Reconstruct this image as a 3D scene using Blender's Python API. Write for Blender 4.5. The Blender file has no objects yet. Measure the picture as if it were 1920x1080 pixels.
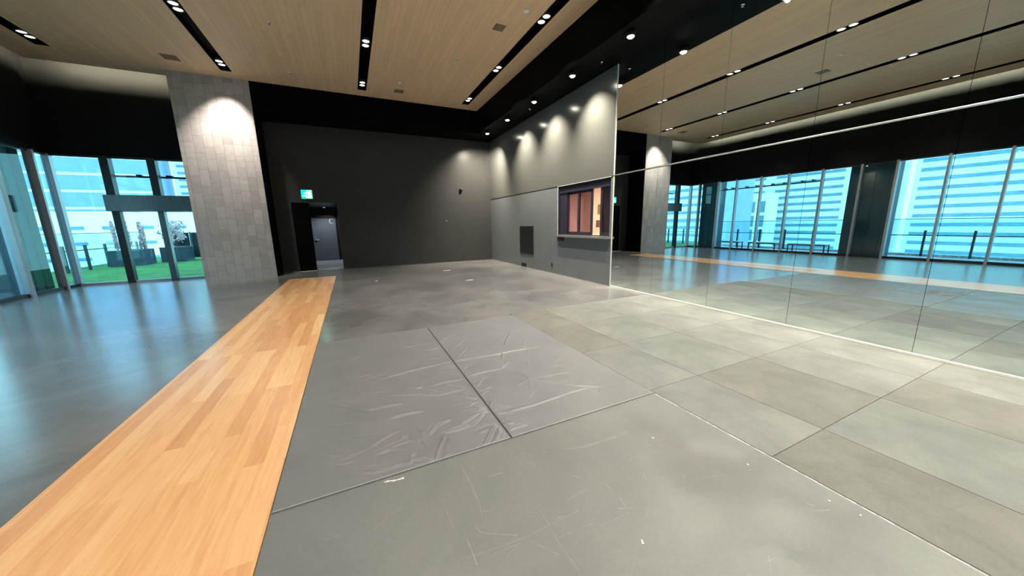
import bpy, bmesh, math, random
import numpy as np
from mathutils import Matrix, Vector
random.seed(7); np.random.seed(7)
PI = math.pi
scene = bpy.context.scene
col = scene.collection

# ------------------------------------------------------------------ camera, world, exposure
cam_data = bpy.data.cameras.new('camera')
cam_data.sensor_width = 36.0
cam_data.lens = 625.12 / 1920 * 36.0
cam_data.clip_start = 0.05; cam_data.clip_end = 600
cam = bpy.data.objects.new('camera', cam_data); col.objects.link(cam)
CAM_R = Matrix(((0.9020728, 0.0965954, -0.4206352), (-0.4312469, 0.1632346, -0.8873447), (-0.0170512, 0.9818471, 0.1889060)))
cam.matrix_world = Matrix.Translation((0, 0, 1.55)) @ CAM_R.to_4x4()
scene.camera = cam

world = bpy.data.worlds.new('overcast_sky'); scene.world = world
world.use_nodes = True
wn = world.node_tree.nodes; wl = world.node_tree.links
wbg = wn['Background']
wtc = wn.new('ShaderNodeTexCoord'); wsep = wn.new('ShaderNodeSeparateXYZ'); wr_ = wn.new('ShaderNodeValToRGB')
wl.new(wtc.outputs['Generated'], wsep.inputs[0]); wl.new(wsep.outputs['Z'], wr_.inputs[0]); wl.new(wr_.outputs[0], wbg.inputs[0])
wr_.color_ramp.elements[0].position = 0.0; wr_.color_ramp.elements[0].color = (0.50, 0.93, 1.0, 1)
wr_.color_ramp.elements[1].position = 0.7; wr_.color_ramp.elements[1].color = (0.38, 0.70, 1.0, 1)
wbg.inputs[1].default_value = 1.08

vs = scene.view_settings
scene.display_settings.display_device = 'sRGB'
vs.view_transform = 'Standard'; vs.look = 'None'; vs.exposure = 1.58; vs.gamma = 1.0; vs.use_curve_mapping = False

DOWNLIGHT_W = 68.0      # every recessed slot lamp
SPOT_W = 370.0           # every spotlight along the mirror wall
# ------------------------------------------------------------------ room numbers (metres)
XL, XR, YB, YF, H = -7.2, 5.644, 13.93, -6.0, 5.752
PY = 12.84              # front face of pillar and of the rear bulkhead
BX, BZ = 4.737, 4.945   # bulkhead over the mirror wall
SLOTS = [4.11, 0.75, -2.62, -5.95]
MIR_Y = 6.27            # where the mirror begins

# ------------------------------------------------------------------ helpers
def tag(o, label=None, cat=None, group=None, kind=None):
    if label: o['label'] = label
    if cat: o['category'] = cat
    if group: o['group'] = group
    if kind: o['kind'] = kind
    return o

def empty(name, loc, label=None, cat=None, group=None):
    o = bpy.data.objects.new(name, None); col.objects.link(o); o.location = loc
    o.empty_display_size = 0.1
    return tag(o, label, cat, group)

class MB:
    """collects simple solids; build() links them as one mesh object"""
    def __init__(s): s.v = []; s.f = []; s.m = []
    def quadfaces(s, verts, faces, mi=0):
        n = len(s.v); s.v += [tuple(p) for p in verts]
        for f in faces: s.f.append([i + n for i in f]); s.m.append(mi)
    def box(s, x0, x1, y0, y1, z0, z1, mi=0):
        if x0 > x1: x0, x1 = x1, x0
        if y0 > y1: y0, y1 = y1, y0
        if z0 > z1: z0, z1 = z1, z0
        s.quadfaces([(x0,y0,z0),(x1,y0,z0),(x1,y1,z0),(x0,y1,z0),(x0,y0,z1),(x1,y0,z1),(x1,y1,z1),(x0,y1,z1)],
                    [(0,3,2,1),(4,5,6,7),(0,1,5,4),(1,2,6,5),(2,3,7,6),(3,0,4,7)], mi)
        return s
    def cyl(s, p0, p1, r0, r1=None, n=20, mi=0, caps=True):
        r1 = r0 if r1 is None else r1
        p0 = Vector(p0); p1 = Vector(p1); d = (p1 - p0).normalized()
        a = Vector((0,0,1)) if abs(d.z) < .9 else Vector((1,0,0))
        u = d.cross(a).normalized(); w = d.cross(u)
        vs_ = []
        for p, r in ((p0, r0), (p1, r1)):
            for i in range(n):
                t = 2*PI*i/n; vs_.append(p + u*math.cos(t)*r + w*math.sin(t)*r)
        fs = [(i, (i+1) % n, n+(i+1) % n, n+i) for i in range(n)]
        if caps: fs += [tuple(range(n-1, -1, -1)), tuple(range(n, 2*n))]
        s.quadfaces(vs_, fs, mi); return s
    def lathe(s, c, prof, n=28, mi=0, axis='z'):
        vs_ = []
        for r, h in prof:
            for i in range(n):
                t = 2*PI*i/n
                if axis == 'z': vs_.append((c[0]+r*math.cos(t), c[1]+r*math.sin(t), c[2]+h))
                else: vs_.append((c[0]+r*math.cos(t), c[1]+h, c[2]+r*math.sin(t)))
        fs = []
        for k in range(len(prof)-1):
            for i in range(n): fs.append((k*n+i, k*n+(i+1) % n, (k+1)*n+(i+1) % n, (k+1)*n+i))
        s.quadfaces(vs_, fs, mi); return s
    def build(s, name, mats, parent=None, bevel=0, smooth=False, origin=None):
        me = bpy.data.meshes.new(name)
        vv = s.v
        if origin is not None: vv = [(a-origin[0], b-origin[1], c-origin[2]) for a, b, c in vv]
        me.from_pydata(vv, [], s.f); me.update()
        if not isinstance(mats, (list, tuple)): mats = [mats]
        for m in mats: me.materials.append(m)
        for p, mi in zip(me.polygons, s.m): p.material_index = mi; p.use_smooth = smooth
        bm = bmesh.new(); bm.from_mesh(me); bmesh.ops.recalc_face_normals(bm, faces=bm.faces); bm.to_mesh(me); bm.free()
        o = bpy.data.objects.new(name, me); col.objects.link(o)
        if origin is not None: o.location = origin
        if parent: o.parent = parent
        if bevel:
            b = o.modifiers.new('bevel', 'BEVEL'); b.width = bevel; b.segments = 2; b.limit_method = 'ANGLE'
        return o

def copy_tree(o, parent=None):
    c = o.copy(); col.objects.link(c)
    if parent: c.parent = parent
    for ch in list(o.children): copy_tree(ch, c)
    return c

# ------------------------------------------------------------------ materials
def mat(name, color, rough=.6, metal=0., spec=.5, emit=None, estr=0., noise=None, bump=None, trans=0., alpha=1., stretch=(1,1,1)):
    """noise=(scale, amount) varies the colour; bump=(scale, strength)"""
    m = bpy.data.materials.new(name); m.use_nodes = True
    nt = m.node_tree; N = nt.nodes; L = nt.links; b = N['Principled BSDF']
    b.inputs['Base Color'].default_value = (*color, 1); b.inputs['Roughness'].default_value = rough
    b.inputs['Metallic'].default_value = metal; b.inputs['Specular IOR Level'].default_value = spec
    if trans: b.inputs['Transmission Weight'].default_value = trans
    if emit: b.inputs['Emission Color'].default_value = (*emit, 1); b.inputs['Emission Strength'].default_value = estr
    if noise or bump:
        tc = N.new('ShaderNodeTexCoord'); mp = N.new('ShaderNodeMapping'); mp.inputs['Scale'].default_value = stretch
        L.new(tc.outputs['Object'], mp.inputs[0])
    if noise:
        n = N.new('ShaderNodeTexNoise'); n.inputs['Scale'].default_value = noise[0]; n.inputs['Detail'].default_value = 6; n.inputs['Roughness'].default_value = .6
        L.new(mp.outputs[0], n.inputs['Vector'])
        r = N.new('ShaderNodeValToRGB'); r.color_ramp.elements[0].position = .3; r.color_ramp.elements[1].position = .7
        k = noise[1]
        r.color_ramp.elements[0].color = tuple(c*(1-k) for c in color) + (1,); r.color_ramp.elements[1].color = tuple(min(1, c*(1+k)) for c in color) + (1,)
        L.new(n.outputs['Fac'], r.inputs[0]); L.new(r.outputs[0], b.inputs['Base Color'])
    if bump:
        n2 = N.new('ShaderNodeTexNoise'); n2.inputs['Scale'].default_value = bump[0]; n2.inputs['Detail'].default_value = 5
        L.new(mp.outputs[0], n2.inputs['Vector'])
        bp = N.new('ShaderNodeBump'); bp.inputs['Strength'].default_value = bump[1]; bp.inputs['Distance'].default_value = .02
        L.new(n2.outputs['Fac'], bp.inputs['Height']); L.new(bp.outputs[0], b.inputs['Normal'])
    return m

def floor_mat(name, dark, light, rlo, rhi, scale=.9, spec=.5, speck=0.0, ior=1.5):
    """sheet flooring: cloudy wear, varying gloss, fine grain"""
    m = bpy.data.materials.new(name); m.use_nodes = True
    nt = m.node_tree; N = nt.nodes; L = nt.links; b = N['Principled BSDF']; b.inputs['Specular IOR Level'].default_value = spec; b.inputs['IOR'].default_value = ior
    tc = N.new('ShaderNodeTexCoord')
    n1 = N.new('ShaderNodeTexNoise'); n1.inputs['Scale'].default_value = scale; n1.inputs['Detail'].default_value = 8; n1.inputs['Roughness'].default_value = .62; n1.inputs['Distortion'].default_value = .6
    n2 = N.new('ShaderNodeTexNoise'); n2.inputs['Scale'].default_value = 60; n2.inputs['Detail'].default_value = 4
    n3 = N.new('ShaderNodeTexNoise'); n3.inputs['Scale'].default_value = 2.2; n3.inputs['Detail'].default_value = 7
    for n in (n1, n2, n3): L.new(tc.outputs['Object'], n.inputs['Vector'])
    mx = N.new('ShaderNodeMath'); mx.operation = 'MULTIPLY_ADD'; mx.inputs[1].default_value = .25
    L.new(n2.outputs['Fac'], mx.inputs[0]); L.new(n1.outputs['Fac'], mx.inputs[2])
    r = N.new('ShaderNodeValToRGB'); r.color_ramp.elements[0].position = .42; r.color_ramp.elements[1].position = .82
    r.color_ramp.elements[0].color = (*dark, 1); r.color_ramp.elements[1].color = (*light, 1)
    L.new(mx.outputs[0], r.inputs[0])
    src = r.outputs[0]
    if speck:
        v = N.new('ShaderNodeTexNoise'); v.inputs['Scale'].default_value = 9; v.inputs['Detail'].default_value = 12; v.inputs['Roughness'].default_value = .8
        L.new(tc.outputs['Object'], v.inputs['Vector'])
        rr = N.new('ShaderNodeValToRGB'); rr.color_ramp.elements[0].position = .70; rr.color_ramp.elements[1].position = .76
        rr.color_ramp.elements[1].color = (speck, speck, speck, 1); rr.color_ramp.elements[0].color = (0, 0, 0, 1)
        L.new(v.outputs['Fac'], rr.inputs[0])
        mm = N.new('ShaderNodeMixRGB'); mm.inputs[2].default_value = (.45, .45, .42, 1)
        L.new(rr.outputs[0], mm.inputs[0]); L.new(src, mm.inputs[1]); src = mm.outputs[0]
    L.new(src, b.inputs['Base Color'])
    mr = N.new('ShaderNodeMapRange'); mr.inputs['From Min'].default_value = .3; mr.inputs['From Max'].default_value = .7
    mr.inputs['To Min'].default_value = rlo; mr.inputs['To Max'].default_value = rhi
    L.new(n3.outputs['Fac'], mr.inputs['Value']); L.new(mr.outputs[0], b.inputs['Roughness'])
    return m

def plank_mat():
    m = bpy.data.materials.new('maple_planks'); m.use_nodes = True
    nt = m.node_tree; N = nt.nodes; L = nt.links; b = N['Principled BSDF']
    tc = N.new('ShaderNodeTexCoord'); mp = N.new('ShaderNodeMapping'); mp.inputs['Rotation'].default_value = (0, 0, PI/2)
    L.new(tc.outputs['Object'], mp.inputs[0])
    br = N.new('ShaderNodeTexBrick'); br.inputs['Scale'].default_value = 1; br.inputs['Brick Width'].default_value = 1.25; br.inputs['Row Height'].default_value = .112
    br.inputs['Mortar Size'].default_value = .0012; br.offset = .37; br.offset_frequency = 3
    br.inputs['Color1'].default_value = (0, 0, 0, 1); br.inputs['Color2'].default_value = (1, 1, 1, 1); br.inputs['Mortar'].default_value = (.3, .3, .3, 1); br.inputs['Bias'].default_value = 0
    L.new(mp.outputs[0], br.inputs['Vector'])
    mg = N.new('ShaderNodeMapping'); mg.inputs['Scale'].default_value = (14, 1.1, 1); L.new(tc.outputs['Object'], mg.inputs[0])
    n = N.new('ShaderNodeTexNoise'); n.inputs['Scale'].default_value = 2.2; n.inputs['Detail'].default_value = 8; n.inputs['Distortion'].default_value = .8
    L.new(mg.outputs[0], n.inputs['Vector'])
    r = N.new('ShaderNodeValToRGB'); r.color_ramp.elements[0].color = (.60, .295, .13, 1); r.color_ramp.elements[1].color = (.86, .545, .28, 1)
    e = r.color_ramp.elements.new(.5); e.color = (.75, .41, .19, 1)
    a = N.new('ShaderNodeMath'); a.operation = 'MULTIPLY_ADD'; a.inputs[1].default_value = .68
    s2 = N.new('ShaderNodeMath'); s2.operation = 'MULTIPLY_ADD'; s2.inputs[1].default_value = .9; s2.inputs[2].default_value = -.25
    L.new(n.outputs['Fac'], s2.inputs[0]); L.new(br.outputs['Color'], a.inputs[0]); L.new(s2.outputs[0], a.inputs[2])
    L.new(a.outputs[0], r.inputs[0]); L.new(r.outputs[0], b.inputs['Base Color'])
    b.inputs['Roughness'].default_value = .24
    return m

def ceiling_mat():
    m = bpy.data.materials.new('ceiling_wood_grain'); m.use_nodes = True
    nt = m.node_tree; N = nt.nodes; L = nt.links; b = N['Principled BSDF']
    tc = N.new('ShaderNodeTexCoord'); mp = N.new('ShaderNodeMapping'); mp.inputs['Scale'].default_value = (26, .55, 1); L.new(tc.outputs['Object'], mp.inputs[0])
    n = N.new('ShaderNodeTexNoise'); n.inputs['Scale'].default_value = 1.6; n.inputs['Detail'].default_value = 8; n.inputs['Roughness'].default_value = .65
    L.new(mp.outputs[0], n.inputs['Vector'])
    r = N.new('ShaderNodeValToRGB'); r.color_ramp.elements[0].position = .3; r.color_ramp.elements[1].position = .7
    r.color_ramp.elements[0].color = (.62, .42, .26, 1); r.color_ramp.elements[1].color = (.73, .50, .315, 1)
    L.new(n.outputs['Fac'], r.inputs[0])
    br = N.new('ShaderNodeTexBrick'); mp2 = N.new('ShaderNodeMapping'); mp2.inputs['Rotation'].default_value = (0, 0, PI/2); L.new(tc.outputs['Object'], mp2.inputs[0]); L.new(mp2.outputs[0], br.inputs['Vector'])
    br.inputs['Scale'].default_value = 1; br.inputs['Brick Width'].default_value = 2.4; br.inputs['Row Height'].default_value = .12; br.inputs['Mortar Size'].default_value = .0022
    br.inputs['Color1'].default_value = (.9, .9, .9, 1); br.inputs['Color2'].default_value = (1, 1, 1, 1); br.inputs['Mortar'].default_value = (.62, .6, .58, 1)
    mx = N.new('ShaderNodeMixRGB'); mx.blend_type = 'MULTIPLY'; mx.inputs[0].default_value = 1
    L.new(r.outputs[0], mx.inputs[1]); L.new(br.outputs['Color'], mx.inputs[2]); L.new(mx.outputs[0], b.inputs['Base Color'])
    b.inputs['Roughness'].default_value = .55; b.inputs['Specular IOR Level'].default_value = .3
    return m

def stone_mat():
    """narrow upright stone tiles with offset joints"""
    m = bpy.data.materials.new('pillar_stone_tile'); m.use_nodes = True
    nt = m.node_tree; N = nt.nodes; L = nt.links; b = N['Principled BSDF']
    tc = N.new('ShaderNodeTexCoord'); sp = N.new('ShaderNodeSeparateXYZ'); L.new(tc.outputs['Object'], sp.inputs[0])
    ad = N.new('ShaderNodeMath'); L.new(sp.outputs['X'], ad.inputs[0]); L.new(sp.outputs['Y'], ad.inputs[1])
    cb = N.new('ShaderNodeCombineXYZ'); L.new(sp.outputs['Z'], cb.inputs['X']); L.new(ad.outputs[0], cb.inputs['Y'])
    nd = N.new('ShaderNodeTexNoise'); nd.inputs['Scale'].default_value = 1.3; L.new(tc.outputs['Object'], nd.inputs['Vector'])
    br = N.new('ShaderNodeTexBrick'); L.new(cb.outputs[0], br.inputs['Vector'])
    br.inputs['Scale'].default_value = 1; br.inputs['Brick Width'].default_value = .46; br.inputs['Row Height'].default_value = .222; br.inputs['Mortar Size'].default_value = .0035
    br.offset = .38; br.offset_frequency = 2; br.squash = .72; br.squash_frequency = 3
    br.inputs['Color1'].default_value = (.34, .315, .30, 1); br.inputs['Color2'].default_value = (.44, .41, .39, 1); br.inputs['Mortar'].default_value = (.20, .18, .17, 1)
    n = N.new('ShaderNodeTexNoise'); n.inputs['Scale'].default_value = 7; n.inputs['Detail'].default_value = 8; L.new(tc.outputs['Object'], n.inputs['Vector'])
    r = N.new('ShaderNodeValToRGB'); r.color_ramp.elements[0].color = (.78, .78, .78, 1); r.color_ramp.elements[1].color = (1.15, 1.15, 1.15, 1); L.new(n.outputs['Fac'], r.inputs[0])
    mx = N.new('ShaderNodeMixRGB'); mx.blend_type = 'MULTIPLY'; mx.inputs[0].default_value = 1
    L.new(br.outputs['Color'], mx.inputs[1]); L.new(r.outputs[0], mx.inputs[2]); L.new(mx.outputs[0], b.inputs['Base Color'])
    bp = N.new('ShaderNodeBump'); bp.inputs['Strength'].default_value = .5; bp.inputs['Distance'].default_value = .006
    L.new(br.outputs['Fac'], bp.inputs['Height']); bp.invert = True; L.new(bp.outputs[0], b.inputs['Normal'])
    b.inputs['Roughness'].default_value = .6
    return m

def glass_mat(name, tint):
    m = bpy.data.materials.new(name); m.use_nodes = True
    nt = m.node_tree; N = nt.nodes; L = nt.links; N.clear()
    out = N.new('ShaderNodeOutputMaterial'); t = N.new('ShaderNodeBsdfTransparent'); t.inputs[0].default_value = (*tint, 1)
    g = N.new('ShaderNodeBsdfGlossy'); g.inputs['Roughness'].default_value = .02
    lw = N.new('ShaderNodeLayerWeight'); lw.inputs[0].default_value = .5; pw = N.new('ShaderNodeMath'); pw.operation = 'POWER'; pw.inputs[1].default_value = 5
    f = N.new('ShaderNodeMath'); f.operation = 'MULTIPLY_ADD'; f.inputs[1].default_value = .96; f.inputs[2].default_value = .04; mx = N.new('ShaderNodeMixShader')
    L.new(lw.outputs['Facing'], pw.inputs[0]); L.new(pw.outputs[0], f.inputs[0]); L.new(f.outputs[0], mx.inputs[0]); L.new(t.outputs[0], mx.inputs[1]); L.new(g.outputs[0], mx.inputs[2]); L.new(mx.outputs[0], out.inputs[0])
    return m

def emit_mat(name, color, strength):
    m = bpy.data.materials.new(name); m.use_nodes = True
    N = m.node_tree.nodes; N.clear(); o = N.new('ShaderNodeOutputMaterial'); e = N.new('ShaderNodeEmission')
    e.inputs[0].default_value = (*color, 1); e.inputs[1].default_value = strength; m.node_tree.links.new(e.outputs[0], o.inputs[0])
    return m

M = {}
M['floor'] = floor_mat('dark_lino_floor', (.11, .112, .112), (.215, .216, .212), .21, .21, scale=.9, spec=.5, ior=2.0)
M['sheet'] = floor_mat('grey_lino_sheet', (.13, .137, .133), (.19, .197, .190), .3, .5, scale=.8, speck=.10)
M['crink'] = mat('crinkled_grey_vinyl', (.162, .166, .17), rough=.42, noise=(3, .08), bump=(14, .10))
M['rubber'] = floor_mat('grey_rubber_tile', (.102, .108, .102), (.178, .186, .177), .5, .7, scale=1.6, spec=.4, speck=.12)
M['rubber_b'] = floor_mat('brownish_rubber_tile', (.090, .092, .082), (.155, .158, .142), .5, .7, scale=1.9, spec=.4, speck=.2)
M['plank'] = plank_mat()
M['ceil'] = ceiling_mat()
M['stone'] = stone_mat()
M['black'] = mat('matt_black_paint', (.002, .002, .0022), rough=.6, spec=.04)
M['blackwall'] = mat('black_wall_panel', (.009, .009, .010), rough=.6, spec=.08, bump=(40, .05))
M['backwall'] = mat('dark_grey_wall_paint', (.043, .0435, .044), rough=.3, spec=.2, noise=(2, .08), bump=(60, .06))
M['greywall'] = mat('grey_wall_paint', (.115, .123, .133), rough=.42, spec=.4, noise=(2, .05), bump=(60, .06))
M['uppergrey'] = mat('grey_wall_panel_satin', (.088, .09, .088), rough=.2, spec=.5)
M['mirror'] = mat('mirror_silver', (.77, .84, .83), rough=.0, metal=1.)
M['alu'] = mat('brushed_aluminium', (.78, .78, .75), rough=.3, metal=1., noise=(30, .05))
M['alumatt'] = mat('pale_anodised_trim', (.62, .62, .58), rough=.4, noise=(30, .05))
M['fin'] = mat('pale_grey_mullion', (.42, .44, .48), rough=.4, metal=.3, noise=(6, .05))
M['darkmetal'] = mat('dark_metal', (.03, .032, .036), rough=.4, metal=.5, noise=(9, .1))
M['steel'] = mat('stainless_steel_cladding', (.13, .14, .15), rough=.3, metal=.6, noise=(3, .15), stretch=(6, 1, 1))
M['glass'] = glass_mat('window_glass', (.80, .95, .97))
M['glass_in'] = glass_mat('hatch_glass', (.54, .46, .52))
M['glass_dark'] = glass_mat('dark_hatch_glass', (.16, .16, .2))
M['hatchframe'] = mat('dark_hatch_frame', (.022, .02, .032), rough=.3, spec=.5, noise=(8, .1))
M['counter'] = mat('grey_metal_counter', (.45, .44, .44), rough=.25, metal=.7, noise=(10, .1))
M['lens'] = emit_mat('downlight_glow', (1, .93, .86), 2.2)
M['spotlens'] = emit_mat('spotlight_glow', (1, .95, .78), 30)
M['cove'] = emit_mat('cove_strip_glow', (1, .93, .62), 110)
M['bezel'] = mat('lamp_bezel', (.06, .055, .05), rough=.35, metal=.4, noise=(20, .1))
M['bronze'] = mat('lamp_housing_bronze', (.10, .06, .045), rough=.3, metal=.6, noise=(20, .1))
M['white'] = mat('white_plastic', (.72, .70, .66), rough=.4, noise=(20, .03))
M['ventwood'] = mat('ceiling_grille', (.20, .14, .085), rough=.6, noise=(20, .1))
M['door'] = mat('blue_grey_door', (.13, .15, .17), rough=.4, noise=(5, .06))
M['chrome'] = mat('chrome', (.8, .8, .8), rough=.15, metal=1., noise=(20, .02))
M['vest'] = mat('pale_vestibule_floor', (.34, .36, .37), rough=.4, noise=(3, .06))
M['exitgreen'] = emit_mat('exit_sign_green', (.0, .72, .38), 1.6)
M['exitwhite'] = emit_mat('exit_sign_white', (.75, 1, .92), 2.6)
M['grass'] = mat('green_turf', (.085, .26, .05), rough=.9, noise=(1.2, .35), bump=(80, .8))
M['deck'] = mat('pale_terrace_paving', (.55, .56, .56), rough=.7, noise=(2, .1))
M['gravel'] = mat('white_gravel', (.6, .6, .58), rough=.9, noise=(14, .5), bump=(14, 1.))
M['planter'] = mat('dark_blue_grey_planter', (.05, .075, .10), rough=.5, noise=(3, .1))
M['fence'] = mat('black_green_fence', (.012, .03, .035), rough=.6, noise=(6, .2))
M['leaf'] = mat('pinkish_white_foliage', (.80, .56, .58), rough=.7, noise=(5, .3))
M['twig'] = mat('brown_twig', (.12, .07, .06), rough=.8, noise=(9, .2))
M['benchtop'] = mat('white_bench_slab', (.62, .63, .63), rough=.5, noise=(6, .05))
M['bldg'] = mat('pale_building_cladding', (.78, .80, .78), rough=.6, noise=(.2, .06))
M['bldwin'] = mat('blue_grey_window_band', (.14, .30, .40), rough=.3, noise=(.35, .25), stretch=(1, 1, 4))
M['bldwhite'] = mat('white_stair_tower', (.93, .94, .92), rough=.6, noise=(.3, .03))
M['bldblue'] = mat('pale_blue_glass_wall', (.27, .42, .66), rough=.25, noise=(.3, .08))
M['warmwall'] = mat('peach_kitchen_wall', (.85, .70, .58), rough=.6, noise=(2, .04))
M['olive'] = mat('olive_frame', (.24, .19, .07), rough=.6, noise=(9, .1))
M['maroon'] = mat('dark_red_box', (.10, .03, .03), rough=.5, noise=(9, .1))
M['seam'] = mat('dark_seam_strip', (.075, .075, .073), rough=.6, noise=(20, .1))
M['scuff'] = mat('pale_scuff', (.31, .31, .295), rough=.7, noise=(40, .2))
M['scuffw'] = mat('white_chip', (.75, .75, .70), rough=.7, noise=(40, .2))
M['hem_highlight'] = mat('mat_hem_highlight', (.34, .34, .335), rough=.4, noise=(30, .1))  # paler than the mat: painted highlight for light caught on its edge
M['edge'] = mat('worn_edge_tape', (.26, .265, .255), rough=.5, noise=(12, .35))
M['paper'] = mat('white_tape', (.8, .78, .72), rough=.6, noise=(20, .03))
WRINKLES= [(1.0, [(0.103, 3.448), (0.439, 3.517), (0.876, 3.545), (1.445, 3.505), (1.64, 3.513), (2.04, 3.498)]), (0.5, [(0.43, 4.275), (0.662, 4.276), (0.877, 4.274)]), (0.5, [(0.965, 4.29), (1.158, 4.475), (1.329, 4.539)]), (1.0, [(0.954, 3.109), (1.14, 3.122), (1.35, 3.11)]), (0.8, [(0.562, 3.062), (0.709, 3.082), (0.882, 3.058)]), (0.9, [(0.183, 3.058), (0.425, 2.954), (0.593, 2.855), (0.748, 2.852), (0.871, 2.856)]), (0.7, [(0.411, 3.094), (0.488, 3.087), (0.547, 2.992), (0.629, 2.923)]), (0.8, [(-0.259, 3.125), (-0.128, 3.0), (-0.002, 2.873), (0.164, 2.869), (0.3, 2.856)]), (0.6, [(0.127, 2.661), (0.273, 2.669), (0.407, 2.664)]), (0.7, [(1.346, 3.1), (1.426, 3.012), (1.504, 2.744), (1.669, 2.583), (1.832, 2.403)]), (0.5, [(1.511, 2.715), (1.688, 2.539), (1.805, 2.431), (2.027, 2.279)]), (0.7, [(1.017, 2.322), (1.285, 2.311), (1.693, 2.341), (1.929, 2.339)]), (0.7, [(1.964, 4.194), (1.737, 3.876), (1.661, 3.742), (1.533, 3.647)]), (0.5, [(2.011, 3.867), (1.827, 3.571)]), (0.4, [(1.896, 3.534), (1.757, 3.304)]), (0.6, [(1.537, 3.53), (1.437, 3.335)]), (0.8, [(1.469, 3.233), (1.33, 3.12)]), (0.4, [(1.962, 4.851), (1.766, 4.582)]), (0.5, [(0.931, 3.569), (1.081, 3.735), (1.201, 3.905)]), (0.4, [(0.997, 3.894), (1.117, 4.033), (1.248, 4.184)]), (0.4, [(0.689, 3.764), (0.819, 3.696)]), (0.3, [(0.53, 4.263), (0.668, 4.03)]), (0.5, [(0.916, 3.239), (1.024, 3.36), (1.109, 3.397)]), (0.7, [(0.941, 2.82), (1.027, 2.942), (1.115, 3.025)]), (0.5, [(0.926, 2.897), (0.982, 2.966)]), (0.7, [(0.716, 3.03), (0.798, 2.954), (0.888, 2.879)]), (0.7, [(0.765, 2.843), (0.788, 2.725), (0.86, 2.647), (0.926, 2.613)]), (0.5, [(0.835, 2.874), (0.86, 2.794), (0.938, 2.754)]), (0.5, [(0.867, 2.726), (0.928, 2.673), (0.987, 2.643)]), (0.9, [(0.93, 2.571), (0.975, 2.489), (1.089, 2.393)]), (0.6, [(0.937, 2.49), (0.999, 2.41), (1.109, 2.354)]), (0.9, [(0.926, 2.369), (0.951, 2.256), (1.023, 2.139)]), (0.8, [(0.918, 2.305), (0.942, 2.196), (0.98, 2.086)]), (0.5, [(0.913, 2.211), (0.929, 2.127), (0.946, 2.089)]), (0.9, [(0.384, 2.304), (0.449, 2.387), (0.535, 2.404), (0.59, 2.424)]), (1.0, [(0.473, 2.287), (0.621, 2.299), (0.715, 2.281), (0.813, 2.359), (0.872, 2.397)]), (0.9, [(0.629, 2.325), (0.748, 2.376), (0.86, 2.413)]), (1.0, [(0.699, 1.987), (0.78, 2.075), (0.874, 2.2)]), (0.7, [(0.787, 1.993), (0.861, 2.089), (0.888, 2.133)]), (0.6, [(0.836, 1.994), (0.895, 2.072)]), (0.5, [(0.001, 2.88), (0.122, 2.87), (0.188, 2.868)]), (0.5, [(0.149, 2.668), (0.259, 2.668), (0.426, 2.642)]), (1.0, [(0.282, 2.457), (0.343, 2.36), (0.394, 2.31), (0.468, 2.397), (0.571, 2.433)]), (1.0, [(0.491, 2.269), (0.588, 2.26), (0.724, 2.275), (0.853, 2.383)]), (0.9, [(0.188, 2.337), (0.208, 2.368), (0.247, 2.345), (0.285, 2.273), (0.322, 2.247), (0.358, 2.157)]), (1.0, [(0.366, 1.994), (0.405, 2.091), (0.448, 2.168), (0.484, 2.241)]), (0.7, [(0.014, 2.249), (0.098, 2.253), (0.166, 2.233), (0.201, 2.201)]), (1.0, [(0.018, 2.091), (0.087, 2.063), (0.145, 2.069), (0.202, 2.052), (0.222, 2.085), (0.287, 2.059), (0.343, 1.994)]), (0.7, [(0.21, 2.104), (0.251, 2.142)]), (0.8, [(0.264, 2.103), (0.323, 2.047), (0.361, 1.972)]), (0.6, [(0.415, 1.97), (0.443, 2.019), (0.476, 2.022)]), (0.8, [(0.644, 2.324), (0.722, 2.356), (0.859, 2.4)]), (1.0, [(0.7, 1.983), (0.773, 2.078), (0.862, 2.178)]), (0.6, [(0.801, 1.989), (0.886, 2.099)]), (0.5, [(-0.078, 2.111), (-0.012, 2.066), (0.051, 2.057)])]
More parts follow.
